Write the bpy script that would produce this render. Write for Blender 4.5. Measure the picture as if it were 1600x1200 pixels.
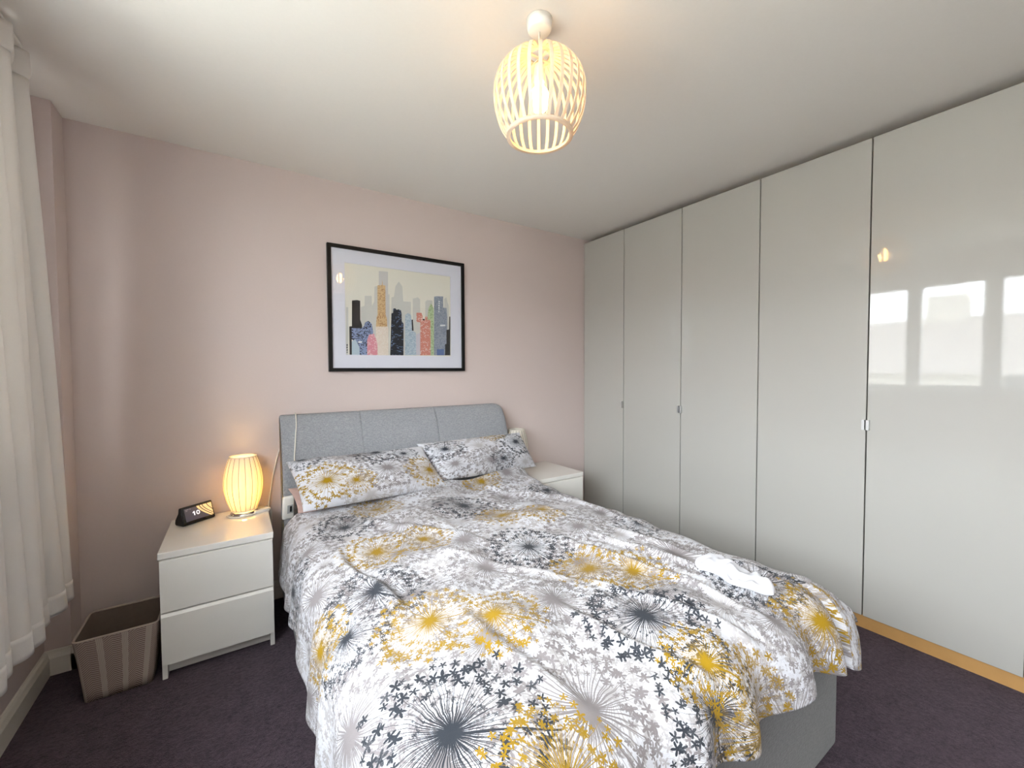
import bpy, bmesh, math, random
import numpy as np
from mathutils import Vector, Matrix

for o in list(bpy.data.objects): bpy.data.objects.remove(o)
scene = bpy.context.scene
COL = scene.collection
PI = math.pi

# ------------------------------------------------------------------ camera
cam_d = bpy.data.cameras.new('camera'); cam = bpy.data.objects.new('camera', cam_d); COL.objects.link(cam)
_r = Vector((0.831529, -0.555464, -0.004473)); _u = Vector((0.021362, 0.02393, 0.999485)); _f = Vector((0.555071, 0.831196, -0.031764))
cam.matrix_world = Matrix(((_r.x, _u.x, -_f.x, -2.517735), (_r.y, _u.y, -_f.y, -2.644819), (_r.z, _u.z, -_f.z, 1.271494), (0, 0, 0, 1)))
cam_d.sensor_fit = 'HORIZONTAL'; cam_d.sensor_width = 36.0; cam_d.lens = 645.44 * 36 / 1600
cam_d.clip_start = 0.02; cam_d.clip_end = 300
scene.camera = cam

# ------------------------------------------------------------------ sky, exposure
SKY = 11.0
PENDANT = 19.0
BEDLAMP = 24.0
world = bpy.data.worlds.new('overcast_sky'); scene.world = world; world.use_nodes = True
wn = world.node_tree.nodes; wn['Background'].inputs[0].default_value = (0.90, 0.95, 1.0, 1); wn['Background'].inputs[1].default_value = SKY
pd = bpy.data.lights.new('window_portal', 'AREA'); pd.shape = 'RECTANGLE'; pd.size = 1.17; pd.size_y = 3.64
pd.cycles.is_portal = True
po = bpy.data.objects.new('window_portal', pd); COL.objects.link(po); po.location = (-3.425, -2.40, 1.605); po.rotation_euler = (0, -PI/2, 0)
vs = scene.view_settings
scene.display_settings.display_device = 'sRGB'
vs.view_transform = 'Standard'; vs.look = 'None'; vs.gamma = 1.0; vs.exposure = 1.24
try: vs.use_curve_mapping = False
except Exception: pass

# ------------------------------------------------------------------ helpers
def lin(c):
    return tuple(((v/255)/12.92 if v/255 <= .04045 else ((v/255+.055)/1.055)**2.4) for v in c) + (1.0,)

def tag(o, label=None, cat=None, group=None, kind=None):
    if label: o['label'] = label
    if cat: o['category'] = cat
    if group: o['group'] = group
    if kind: o['kind'] = kind
    return o

def mk(name, verts, faces, mat, parent=None, smooth=False, mats=None, fmat=None):
    me = bpy.data.meshes.new(name); me.from_pydata([tuple(v) for v in verts], [], faces); me.update()
    for m in (mats or [mat]): me.materials.append(m)
    if fmat: me.polygons.foreach_set('material_index', fmat)
    if smooth: me.polygons.foreach_set('use_smooth', [True]*len(me.polygons))
    o = bpy.data.objects.new(name, me); COL.objects.link(o)
    if parent: o.parent = parent
    return o

def link_mesh(name, me, parent=None, loc=(0, 0, 0), rot=(0, 0, 0)):
    o = bpy.data.objects.new(name, me); COL.objects.link(o); o.location = loc; o.rotation_euler = rot
    if parent: o.parent = parent
    return o

def from_bm(name, bm, mat, parent=None, smooth=False):
    bmesh.ops.recalc_face_normals(bm, faces=bm.faces)
    me = bpy.data.meshes.new(name); bm.to_mesh(me); bm.free(); me.materials.append(mat)
    if smooth: me.polygons.foreach_set('use_smooth', [True]*len(me.polygons))
    o = bpy.data.objects.new(name, me); COL.objects.link(o)
    if parent: o.parent = parent
    return o

def add_box(bm, x0, x1, y0, y1, z0, z1):
    r = bmesh.ops.create_cube(bm, size=1.0)
    for v in r['verts']:
        v.co = Vector(((x0+x1)/2 + v.co.x*(x1-x0), (y0+y1)/2 + v.co.y*(y1-y0), (z0+z1)/2 + v.co.z*(z1-z0)))
    return r['verts']

def box(name, b, mat, parent=None, bev=0.0, seg=2, smooth=False):
    bm = bmesh.new(); add_box(bm, *b)
    if bev: bmesh.ops.bevel(bm, geom=list(bm.edges), offset=bev, segments=seg, affect='EDGES', profile=.5)
    return from_bm(name, bm, mat, parent, smooth)

def boxes(name, bl, mat, parent=None, bev=0.0):
    bm = bmesh.new()
    for b in bl: add_box(bm, *b)
    if bev: bmesh.ops.bevel(bm, geom=list(bm.edges), offset=bev, segments=1, affect='EDGES')
    return from_bm(name, bm, mat, parent)

def lathe(name, prof, mat, parent=None, n=32, loc=(0, 0, 0), smooth=True):
    V = []; F = []
    for (r, z) in prof:
        for k in range(n):
            a = 2*PI*k/n; V.append((r*math.cos(a), r*math.sin(a), z))
    m = len(prof)
    for i in range(m-1):
        for k in range(n):
            F.append((i*n+k, i*n+(k+1) % n, (i+1)*n+(k+1) % n, (i+1)*n+k))
    o = mk(name, V, F, mat, parent, smooth); o.location = loc
    return o

def catmull(P, n=8):
    P = [Vector(p) for p in P]; Q = [P[0]*2-P[1]] + P + [P[-1]*2-P[-2]]; out = []
    for i in range(1, len(Q)-2):
        a, b, c, d = Q[i-1:i+3]
        for k in range(n):
            t = k/n
            out.append(.5*((2*b)+(c-a)*t+(2*a-5*b+4*c-d)*t*t+(3*b-a-3*c+d)*t**3))
    out.append(P[-1]); return out

def tube(name, pts, rad, mat, parent=None, n=8, spline=6):
    P = catmull(pts, spline) if spline else [Vector(p) for p in pts]
    V = []; F = []; up = Vector((0.3, 0.2, 1)).normalized()
    for i, p in enumerate(P):
        t = (P[min(i+1, len(P)-1)] - P[max(i-1, 0)]).normalized()
        s = t.cross(up)
        if s.length < .05: s = t.cross(Vector((1, 0, 0)))
        s.normalize(); w = s.cross(t); up = w
        for k in range(n):
            a = 2*PI*k/n; V.append(p + s*rad*math.cos(a) + w*rad*math.sin(a))
    for i in range(len(P)-1):
        for k in range(n): F.append((i*n+k, i*n+(k+1) % n, (i+1)*n+(k+1) % n, (i+1)*n+k))
    F.append(tuple(range(n))[::-1]); F.append(tuple(range((len(P)-1)*n, len(P)*n)))
    return mk(name, V, F, mat, parent, True)

def empty(name, loc, rz=0):
    o = bpy.data.objects.new(name, None); COL.objects.link(o); o.location = loc; o.rotation_euler = (0, 0, rz); o.empty_display_size = .1
    return o

def copy_tree(o, parent=None):
    c = o.copy(); COL.objects.link(c); c.parent = parent
    for ch in list(o.children): copy_tree(ch, c)
    return c

# ------------------------------------------------------------------ materials
def new_mat(name):
    m = bpy.data.materials.new(name); m.use_nodes = True
    return m, m.node_tree, m.node_tree.nodes['Principled BSDF']

class NT:
    def __init__(s, nt): s.nt = nt; s.L = nt.links
    def n(s, t, **k):
        x = s.nt.nodes.new(t)
        for a, b in k.items(): setattr(x, a, b)
        return x
    def put(s, sock, v):
        if hasattr(v, 'is_output'): s.L.new(v, sock)
        else: sock.default_value = v
    def m(s, op, a, b=None, c=None, clamp=False):
        x = s.n('ShaderNodeMath', operation=op, use_clamp=clamp); s.put(x.inputs[0], a)
        if b is not None: s.put(x.inputs[1], b)
        if c is not None: s.put(x.inputs[2], c)
        return x.outputs[0]
    def mix(s, f, a, b):
        x = s.n('ShaderNodeMix', data_type='RGBA'); s.put(x.inputs[0], f); s.put(x.inputs[6], a); s.put(x.inputs[7], b); return x.outputs[2]
    def sep(s, v):
        x = s.n('ShaderNodeSeparateXYZ'); s.put(x.inputs[0], v); return x.outputs
    def comb(s, a, b, c):
        x = s.n('ShaderNodeCombineXYZ'); s.put(x.inputs[0], a); s.put(x.inputs[1], b); s.put(x.inputs[2], c); return x.outputs[0]
    def noise(s, vec, scale, detail=2.0, rough=.5):
        x = s.n('ShaderNodeTexNoise'); s.put(x.inputs['Vector'], vec); x.inputs['Scale'].default_value = scale
        x.inputs['Detail'].default_value = detail; x.inputs['Roughness'].default_value = rough; return x
    def obj(s):
        return s.n('ShaderNodeTexCoord').outputs['Object']
    def bump(s, h, strength, dist=.01):
        x = s.n('ShaderNodeBump'); x.inputs['Strength'].default_value = strength; x.inputs['Distance'].default_value = dist; s.put(x.inputs['Height'], h); return x.outputs[0]

def plain(name, rgb, rough=.5, metal=0.0, coat=0.0, var=0.0, scale=30., bump=0.0, spec=.5, emit=None, es=0.0, dist=.002):
    m, nt, b = new_mat(name); t = NT(nt)
    b.inputs['Roughness'].default_value = rough; b.inputs['Metallic'].default_value = metal
    b.inputs['Specular IOR Level'].default_value = spec
    if coat: b.inputs['Coat Weight'].default_value = coat; b.inputs['Coat Roughness'].default_value = .03
    nz = t.noise(t.obj(), scale, 3.0)
    c = lin(rgb); k = var
    lo = tuple(max(0, v*(1-k)) for v in c[:3]) + (1,); hi = tuple(min(1, v*(1+k)) for v in c[:3]) + (1,)
    nt.links.new(t.mix(nz.outputs['Fac'], lo, hi), b.inputs['Base Color'])
    if bump: nt.links.new(t.bump(nz.outputs['Fac'], bump, dist), b.inputs['Normal'])
    if emit: b.inputs['Emission Color'].default_value = lin(emit); b.inputs['Emission Strength'].default_value = es
    return m

M = {}
M['wall'] = plain('mauve_wall_paint', (211, 196, 191), .75, var=.02, scale=120, bump=.15, spec=.3, dist=.001)
M['ceiling'] = plain('white_ceiling_paint', (240, 236, 230), .8, var=.015, scale=90, bump=.1, spec=.3, dist=.001)
M['trim'] = plain('white_gloss_trim', (226, 220, 208), .35, var=.01)
M['upvc'] = plain('white_window_frame', (225, 228, 230), .3, var=.01)
M['white'] = plain('white_lacquer', (240, 238, 232), .35, var=.006, coat=.9, scale=6)
M['white_in'] = plain('white_lacquer_plinth', (214, 212, 206), .4, var=.01)
M['oak'] = plain('oak_effect_foil', (196, 150, 92), .5, var=.12, scale=14)
M['black'] = plain('black_frame_lacquer', (10, 9, 9), .4, var=.1, spec=.3)
M['blackp'] = plain('black_plastic', (18, 18, 20), .5, var=.1)
M['mat'] = plain('white_mount_board', (232, 229, 240), .8, var=.01)
M['chrome'] = plain('chrome', (225, 225, 228), .12, metal=1.0, var=.02)
M['steel'] = plain('brushed_steel', (215, 216, 216), .3, metal=1.0, var=.03)
M['plastic'] = plain('white_plastic', (238, 236, 230), .35, var=.01)
M['cord'] = plain('white_cord', (236, 232, 222), .5, var=.02)
M['pink'] = plain('dusty_pink_cotton', (202, 172, 162), .9, var=.05, bump=.2, scale=300)
M['sheet'] = plain('white_mattress_cover', (215, 213, 210), .9, var=.03, bump=.2, scale=80)
M['dark_gap'] = plain('dark_recess', (30, 29, 28), .8)

def fabric(name, rgb, rgb2, sc, rough=.95, bump=.5):
    m, nt, b = new_mat(name); t = NT(nt); o = t.obj()
    mp = t.n('ShaderNodeMapping'); nt.links.new(o, mp.inputs[0]); mp.inputs['Scale'].default_value = (1, 1, .35)
    mp2 = t.n('ShaderNodeMapping'); nt.links.new(o, mp2.inputs[0]); mp2.inputs['Scale'].default_value = (.3, .3, 1)
    a = t.noise(mp.outputs[0], sc, 3.0, .6).outputs['Fac']; c = t.noise(mp2.outputs[0], sc, 3.0, .6).outputs['Fac']
    f = t.m('MULTIPLY_ADD', t.m('ADD', a, c), 1.8, -1.3, clamp=True)
    nt.links.new(t.mix(f, lin(rgb), lin(rgb2)), b.inputs['Base Color']); b.inputs['Roughness'].default_value = rough
    b.inputs['Specular IOR Level'].default_value = .15
    b.inputs['Sheen Weight'].default_value = .25; b.inputs['Sheen Roughness'].default_value = .5
    nt.links.new(t.bump(f, bump, .0015), b.inputs['Normal'])
    return m
M['grey_fab'] = fabric('grey_marl_upholstery', (136, 138, 143), (170, 172, 176), 260)
M['base_fab'] = fabric('grey_base_upholstery', (86, 85, 84), (108, 107, 106), 260)

def carpet_mat():
    m, nt, b = new_mat('purple_carpet'); t = NT(nt); o = t.obj()
    a = t.noise(o, 300, 2.0, .75).outputs['Fac']; c = t.noise(o, 14, 3.0, .6).outputs['Fac']; e = t.noise(o, 70, 2.0, .6).outputs['Fac']
    f = t.m('MULTIPLY_ADD', t.m('ADD', t.m('MULTIPLY', a, .55), t.m('ADD', t.m('MULTIPLY', c, .25), t.m('MULTIPLY', e, .40))), 3.2, -1.42, clamp=True)
    nt.links.new(t.mix(f, lin((31, 23, 33)), lin((92, 77, 87))), b.inputs['Base Color'])
    b.inputs['Roughness'].default_value = 1.0; b.inputs['Specular IOR Level'].default_value = .05
    b.inputs['Sheen Weight'].default_value = .3; b.inputs['Sheen Roughness'].default_value = .4; b.inputs['Sheen Tint'].default_value = (.75, .65, .72, 1)
    nt.links.new(t.bump(t.m('ADD', a, e), .9, .006), b.inputs['Normal'])
    return m
M['carpet'] = carpet_mat()

def gloss_mat():
    m, nt, b = new_mat('light_grey_high_gloss'); t = NT(nt); o = t.obj()
    b.inputs['Base Color'].default_value = lin((184, 182, 176))
    b.inputs['Roughness'].default_value = .5; b.inputs['Specular IOR Level'].default_value = .2
    b.inputs['Coat Weight'].default_value = .85; b.inputs['Coat Roughness'].default_value = .012; b.inputs['Coat IOR'].default_value = 1.6
    nz = t.noise(o, 130, 2.0).outputs['Fac']
    nt.links.new(t.bump(nz, .022, .0015), b.inputs['Coat Normal'])
    return m
M['gloss'] = gloss_mat()

def glass_mat():
    m, nt, b = new_mat('clear_pane'); nt.nodes.remove(b); t = NT(nt)
    tr = t.n('ShaderNodeBsdfTransparent'); tr.inputs[0].default_value = (.96, .97, .97, 1)
    gl = t.n('ShaderNodeBsdfGlossy'); gl.inputs['Roughness'].default_value = .01
    lw = t.n('ShaderNodeLayerWeight'); lw.inputs[0].default_value = .5
    fr = t.m('MULTIPLY_ADD', t.m('POWER', lw.outputs['Facing'], 5.0), .96, .03)
    mx = t.n('ShaderNodeMixShader'); nt.links.new(fr, mx.inputs[0]); nt.links.new(tr.outputs[0], mx.inputs[1]); nt.links.new(gl.outputs[0], mx.inputs[2])
    nt.links.new(mx.outputs[0], nt.nodes['Material Output'].inputs[0])
    return m
M['glass'] = glass_mat()

def translucent(name, rgb, rough, fac, tcol=None, bump=0):
    m, nt, b = new_mat(name); t = NT(nt)
    nz = t.noise(t.obj(), 200, 2.0).outputs['Fac']
    c = lin(rgb); nt.links.new(t.mix(nz, tuple(v*.97 for v in c[:3])+(1,), c), b.inputs['Base Color'])
    b.inputs['Roughness'].default_value = rough; b.inputs['Specular IOR Level'].default_value = .25
    if bump: nt.links.new(t.bump(nz, bump, .001), b.inputs['Normal'])
    tl = t.n('ShaderNodeBsdfTranslucent'); tl.inputs[0].default_value = lin(tcol or rgb)
    mx = t.n('ShaderNodeMixShader'); mx.inputs[0].default_value = fac
    nt.links.new(b.outputs[0], mx.inputs[1]); nt.links.new(tl.outputs[0], mx.inputs[2]); nt.links.new(mx.outputs[0], nt.nodes['Material Output'].inputs[0])
    return m
M['curtain'] = translucent('cream_lined_curtain', (238, 234, 230), .9, .16, (236, 230, 222), .3)
M['slat'] = translucent('white_wood_slat', (242, 236, 222), .45, .25, (255, 232, 180))
M['shade'] = translucent('pleated_lamp_shade', (244, 242, 238), .6, .36, (255, 240, 205))
def emis(name, rgb, s):
    m, nt, b = new_mat(name); b.inputs['Base Color'].default_value = (.9, .88, .8, 1)
    b.inputs['Emission Color'].default_value = rgb + (1,); b.inputs['Emission Strength'].default_value = s
    return m
M['bulb'] = emis('warm_bulb', (1.0, .56, .17), PENDANT)
M['bulb2'] = emis('warm_bedside_bulb', (1.0, .68, .24), BEDLAMP)

# ------------------------------------------------------------------ room shell
XL, XR, YF, H = -3.211, 0.62, -4.42, 2.397
BX, BD = -3.131, 0.140            # corner boxing
WY0, WY1, WZ0, WZ1 = -4.22, -0.58, 1.02, 2.19     # window opening
def S(o): o['kind'] = 'structure'; return o
S(box('floor', (XL-.35, XR+.1, YF-.1, .12, -.12, 0), M['carpet']))
S(box('ceiling', (XL-.35, XR+.1, YF-.1, .12, H, H+.12), M['ceiling']))
S(boxes('wall_back', [(XL-.35, XR+.1, 0, .12, 0, H), (XL, BX, -BD, 0, 0, H)], M['wall']))
S(boxes('wall_left', [(XL-.30, XL, YF, WY0, 0, H), (XL-.30, XL, WY1, 0, 0, H), (XL-.30, XL, WY0, WY1, 0, WZ0), (XL-.30, XL, WY0, WY1, WZ1, H)], M['wall']))
S(box('wall_right', (XR, XR+.1, YF, 0, 0, H), M['wall']))
S(box('wall_front', (XL-.30, XR+.1, YF-.1, YF, 0, H), M['wall']))

def skirting(name, p0, p1, nx, ny):
    # moulded board swept between two floor points, standing off the wall in direction (nx, ny)
    prof = [(0, 0), (.018, 0), (.018, .072), (.013, .084), (.011, .092), (.006, .100), (0, .102)]
    V = []; F = []
    for (x, y) in (p0, p1):
        for (d, z) in prof: V.append((x+nx*d, y+ny*d, z))
    n = len(prof)
    for i in range(n-1): F.append((i, i+1, n+i+1, n+i))
    F.append(tuple(range(n))); F.append(tuple(range(n, 2*n))[::-1])
    return S(mk(name, V, F, M['trim']))
skirting('baseboard_left', (XL, YF), (XL, -BD), 1, 0)
skirting('baseboard_boxing', (XL, -BD), (BX+.018, -BD), 0, -1)
skirting('baseboard_boxing_side', (BX, -BD-.018), (BX, 0), 1, 0)
skirting('baseboard_back', (BX, 0), (0.02, 0), 0, -1)
skirting('baseboard_front', (XL, YF), (XR, YF), 0, 1)

# window in the left wall: frame, four sashes with their panes, inner sill
win = S(empty('window_1', (XL-.16, -1.975, WZ0)))
def wbox(name, y0, y1, z0, z1, x0, x1, m, par=None, bev=.006):
    o = box(name, (x0, x1, y0, y1, z0, z1), m, None, bev, 1)
    o.parent = win if par is None else par
    o.matrix_parent_inverse = (Matrix.Translation(win.location)).inverted() if par is None else Matrix.Identity(4)
    return o
fx0, fx1 = XL-.20, XL-.13
bm = bmesh.new()
add_box(bm, fx0, fx1, WY0, WY1, WZ0, WZ0+.045); add_box(bm, fx0, fx1, WY0, WY1, WZ1-.045, WZ1)
panes = [(-.775, -.705), (-1.33, -.885), (-1.865, -1.44), (-2.43, -1.985), (-2.99, -2.545), (-3.55, -3.105), (-4.08, -3.665)]
edges = [WY0, -3.607, -3.047, -2.488, -1.925, -1.385, -.830, WY1]
for e in edges:
    a = min(max(e, WY0+.025), WY1-.025); add_box(bm, fx0, fx1, a-.025, a+.025, WZ0+.045, WZ1-.045)
fr = from_bm('frame', bm, M['upvc'], None); fr.parent = win; fr.matrix_parent_inverse = Matrix.Translation(win.location).inverted()
for (a, b) in panes:
    z0, z1 = 1.11, 2.10
    bm = bmesh.new(); w = .055
    for bb in ((a-w, a, z0-w, z1+w), (b, b+w, z0-w, z1+w), (a, b, z0-w, z0), (a, b, z1, z1+w)): add_box(bm, fx1-.05, fx1+.015, *bb)
    so = from_bm('sash', bm, M['upvc'], None); so.parent = win; so.matrix_parent_inverse = Matrix.Translation(win.location).inverted()
    p = box('pane', (fx1-.02, fx1-.014, a-.005, b+.005, z0-.005, z1+.005), M['glass']); p.parent = so
wbox('window_sill', WY0+.002, WY1-.002, WZ0-.0, WZ0+.025, XL-.13, XL+.03, M['upvc'])

# ------------------------------------------------------------------ outdoors, seen through the window and mirrored in the doors
M['lawn'] = plain('pale_paving', (182, 180, 170), .95, var=.3, scale=.8)
M['render'] = plain('pebbledash_render', (200, 196, 188), .9, var=.08, scale=3)
M['rooft'] = plain('grey_roof_tiles', (160, 154, 150), .8, var=.15, scale=4)
M['win_far'] = plain('far_window_glass', (60, 66, 72), .2)
S(box('ground_outside', (-60, 40, -60, 30, -3.0, -2.7), M['lawn']))
def house(y, w, eave=1.2, ridge=3.4, x=-22.):
    h = empty('neighbour_house', (x, y, -2.7)); S(h)
    box('wall', (-3.5, 3.5, -w/2, w/2, 0, eave+2.7), M['render'], h)
    e = eave+2.7; r = ridge+2.7
    V = [(-3.9, -w/2-.2, e-.1), (3.9, -w/2-.2, e-.1), (0, -w/2-.2, r), (-3.9, w/2+.2, e-.1), (3.9, w/2+.2, e-.1), (0, w/2+.2, r)]
    mk('roof', V, [(0, 1, 2), (3, 5, 4), (1, 4, 5, 2), (0, 2, 5, 3), (0, 3, 4, 1)], M['rooft'], h)
    box('chimney', (-.4, .4, -.6, .6, r-.7, r+.9), M['render'], h)
    for yy in (-w*.28, w*.28):
        for z in (.9, 2.7): 
            wi = box('window', (3.5, 3.54, yy-.7, yy+.7, z, z+1.1), M['upvc'], h); box('pane', (3.53, 3.56, yy-.62, yy+.62, z+.08, z+1.02), M['win_far'], wi)
house(1.6, 8.5)
house(11.5, 8.0, 1.3, 3.6)
house(-8.0, 9.0, 1.1, 3.1)
house(-19.0, 9.0, 1.2, 3.5)

# ------------------------------------------------------------------ wardrobe run along the right
ZT, ZB = 2.362, 0.070
def wardrobe(y_hi, seams, handles, label):
    """y_hi: end nearest the back wall; seams: door edges going towards the camera; handles: (door index, 'lo'/'hi')"""
    y_lo = seams[-1]; e = empty('wardrobe_unit', (.30, (y_hi+y_lo)/2, 0)); tag(e, label, 'wardrobe')
    inv = Matrix.Translation(e.location).inverted()
    def P(o): o.parent = e; o.matrix_parent_inverse = inv; return o
    P(boxes('carcass', [(.034, .60, y_hi-.020, y_hi-.002, ZB, ZT-.05), (.034, .60, y_lo+.002, y_lo+.020, ZB, ZT-.05), (.59, .60, y_lo+.02, y_hi-.02, ZB, ZT-.05),
                        (.034, .59, y_lo+.02, y_hi-.02, ZT-.07, ZT-.05), (.024, .59, y_lo+.02, y_hi-.02, ZB-.005, ZB+.018)], M['oak']))
    P(box('plinth', (.022, .042, y_lo+.001, y_hi-.001, 0, ZB-.004), M['oak']))
    a = y_hi
    for i, b in enumerate(seams):
        g = .0027
        d = P(box('door', (0, .018, b+g, a-g, ZB, ZT), M['gloss'], None, .0012, 1))
        for (k, side) in handles:
            if k != i: continue
            yh = (b+g) if side == 'lo' else (a-g); s = 1 if side == 'lo' else -1
            bm = bmesh.new(); y0, y1 = sorted((yh, yh+s*.011)); add_box(bm, -.020, .0, y0, y1, .980, 1.028)
            bmesh.ops.bevel(bm, geom=list(bm.edges), offset=.0015, segments=2, affect='EDGES')
            from_bm('handle', bm, M['steel'], d)
        a = b
    return e
s0 = [-.444, -.944, -1.444, -1.944, -2.444, -2.944, -3.444]
wardrobe(-.003, [s0[0]], [(0, 'lo')], 'narrow single-door glossy light grey wardrobe unit in the corner by the back wall')
wardrobe(s0[0], s0[1:3], [(0, 'lo'), (1, 'hi')], 'two-door glossy light grey wardrobe unit with mirrored picture in its doors')
wardrobe(s0[2], s0[3:5], [(0, 'lo'), (1, 'hi')], 'two-door glossy light grey wardrobe unit nearest the camera mirroring window and ceiling lamp')
wardrobe(s0[4], s0[5:7], [(0, 'lo'), (1, 'hi')], 'two-door glossy light grey wardrobe unit starting at the right edge of the photo')

# ------------------------------------------------------------------ bed
BXL, BXR, BYF = -2.315, -.862, -2.126
bed = empty('ottoman_bed', (-1.59, -1.1, 0)); tag(bed, 'double bed with grey fabric base and tall curved grey headboard', 'bed')
binv = Matrix.Translation(bed.location).inverted()
def B(o, p=None):
    o.parent = p or bed
    if p is None: o.matrix_parent_inverse = binv
    return o
def panel(name, b, bev=.018):
    return B(box(name, b, M['base_fab'], None, bev, 3, True))
panel('side_panel', (BXL, BXL+.05, BYF+.051, -.19, .012, .36))
panel('side_panel', (BXR-.05, BXR, BYF+.051, -.19, .012, .36))
panel('foot_panel', (BXL, BXR, BYF, BYF+.05, .012, .36))
B(box('slat_platform', (BXL+.051, BXR-.051, BYF+.051, -.19, .26, .30), M['base_fab']))
for (x, y) in ((BXL+.08, BYF+.1), (BXR-.08, BYF+.1), (BXL+.08, -.3), (BXR-.08, -.3)):
    B(box('foot', (x-.025, x+.025, y-.025, y+.025, 0, .26), M['blackp']))
# headboard: three upholstered panels on a board, leaning back and rolling over at the top
prof = [(-.186, .02), (-.190, .45), (-.188, .62), (-.184, .72), (-.170, .80), (-.152, .86), (-.128, .93), (-.104, .98), (-.080, 1.015), (-.058, 1.030), (-.040, 1.026), (-.030, 1.005), (-.028, .95), (-.028, .02)]
pr = [(p.x, p.y) for p in catmull([(a, b, 0) for a, b in prof], 4)]
hb = B(box('headboard', (-2.318, -.897, -.085, -.032, .03, .95), M['base_fab'], None, .005))
def hb_panel(x0, x1, r0, r1):
    """r0 / r1: rounding of the left / right end"""
    n = 26; V = []; F = []; m = len(pr); cy = sum(p[0] for p in pr)/m
    us = [i/n for i in range(n+1)]
    us = sorted(set([0, .004, .012, .025, .05] + us + [.95, .975, .988, .996, 1]))
    for u in us:
        x = x0 + (x1-x0)*u; dl = x-x0; dr = x1-x
        k = .0025*math.exp(-dl/.004) + .0025*math.exp(-dr/.004)     # pinched towards the stitched seam
        kz = 0
        for d, r in ((dl, r0), (dr, r1)):
            if r and d < r: kz = r - math.sqrt(max(0, r*r-(r-d)**2)); k += .25*kz
        for (y, z) in pr:
            zz = min(z, 1.032-kz) if z > .9 else z
            yy = y + (k if y < -.06 else -k*.3); V.append((x, min(yy, -.026), zz - (k if z > .95 else 0)))
    for i in range(len(us)-1):
        for j in range(m-1): F.append((i*m+j, i*m+j+1, (i+1)*m+j+1, (i+1)*m+j))
    F.append(tuple(range(m))); F.append(tuple(range((len(us)-1)*m, len(us)*m))[::-1])
    o = mk('padded_panel', V, F, M['grey_fab'], hb, True); return o
hb_panel(-2.325, -1.9035, .012, 0); hb_panel(-1.9025, -1.4245, 0, 0); hb_panel(-1.4235, -.890, 0, .055)
for x in (-1.903, -1.424):
    tube('seam_stitching', [(x, y-.0005, z) for (y, z) in pr[4:38]], .0013, M['grey_fab'], hb, 5, 0)

mt = tag(box('mattress', (BXL+.045, BXR-.045, BYF+.075, -.205, .305, .515), M['sheet'], None, .035, 3, True), 'white mattress on the bed under the flower print duvet', 'mattress')

# ------------------------------------------------------------------ allium print: radial flower heads drawn with nodes on flower-local coordinates
def radial_group():
    g = bpy.data.node_groups.new('radial_florets', 'ShaderNodeTree'); I = g.interface
    I.new_socket('Vec', in_out='INPUT', socket_type='NodeSocketVector')
    for nm in ('N', 'Lmin', 'Lmax', 'W', 'Size', 'Key'): I.new_socket(nm, in_out='INPUT', socket_type='NodeSocketFloat')
    I.new_socket('Mask', in_out='OUTPUT', socket_type='NodeSocketFloat')
    t = NT(g); gi = t.n('NodeGroupInput').outputs; go = t.n('NodeGroupOutput')
    s = t.sep(gi['Vec']); x, y, seed = s[0], s[1], s[2]
    r = t.m('SQRT', t.m('ADD', t.m('MULTIPLY', x, x), t.m('MULTIPLY', y, y)))
    key = t.m('ADD', t.m('MULTIPLY', seed, 13.7), gi['Key'])
    th = t.m('MULTIPLY', t.m('ADD', t.m('DIVIDE', t.m('ARCTAN2', y, x), 2*PI), t.m('ADD', .5, 0.0)), gi['N'])
    cell = t.m('FLOOR', th); fr = t.m('SUBTRACT', t.m('FRACT', th), .5)
    wn_ = t.n('ShaderNodeTexWhiteNoise', noise_dimensions='2D'); t.put(wn_.inputs['Vector'], t.comb(cell, key, 0))
    rc = t.n('ShaderNodeSeparateColor'); t.put(rc.inputs[0], wn_.outputs['Color']); R1, R2, R3 = rc.outputs
    L = t.m('MULTIPLY_ADD', R1, t.m('SUBTRACT', gi['Lmax'], gi['Lmin']), gi['Lmin'])
    fr2 = t.m('SUBTRACT', fr, t.m('MULTIPLY', t.m('SUBTRACT', R2, .5), .45))
    ac = t.m('MULTIPLY', t.m('MULTIPLY', fr2, t.m('DIVIDE', 2*PI, gi['N'])), r)
    wid = t.m('MULTIPLY', gi['W'], t.m('SUBTRACT', 1.15, t.m('MULTIPLY', .75, t.m('DIVIDE', r, L))))
    ray = t.m('MULTIPLY', t.m('LESS_THAN', t.m('ABSOLUTE', ac), wid), t.m('LESS_THAN', r, L))
    dl = t.m('SUBTRACT', r, L); rho = t.m('SQRT', t.m('ADD', t.m('MULTIPLY', dl, dl), t.m('MULTIPLY', ac, ac)))
    phi = t.m('ARCTAN2', ac, dl)
    c = t.m('ABSOLUTE', t.m('COSINE', t.m('MULTIPLY_ADD', phi, 2.5, t.m('MULTIPLY', R3, 6.0))))
    st = t.m('MULTIPLY', t.m('MULTIPLY', gi['Size'], t.m('MULTIPLY_ADD', R3, .7, .65)), t.m('MULTIPLY_ADD', t.m('POWER', c, 2.0), .75, .28))
    fl = t.m('LESS_THAN', rho, st)
    g.links.new(t.m('MAXIMUM', ray, fl), go.inputs[0])
    return g
RG = radial_group()

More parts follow.
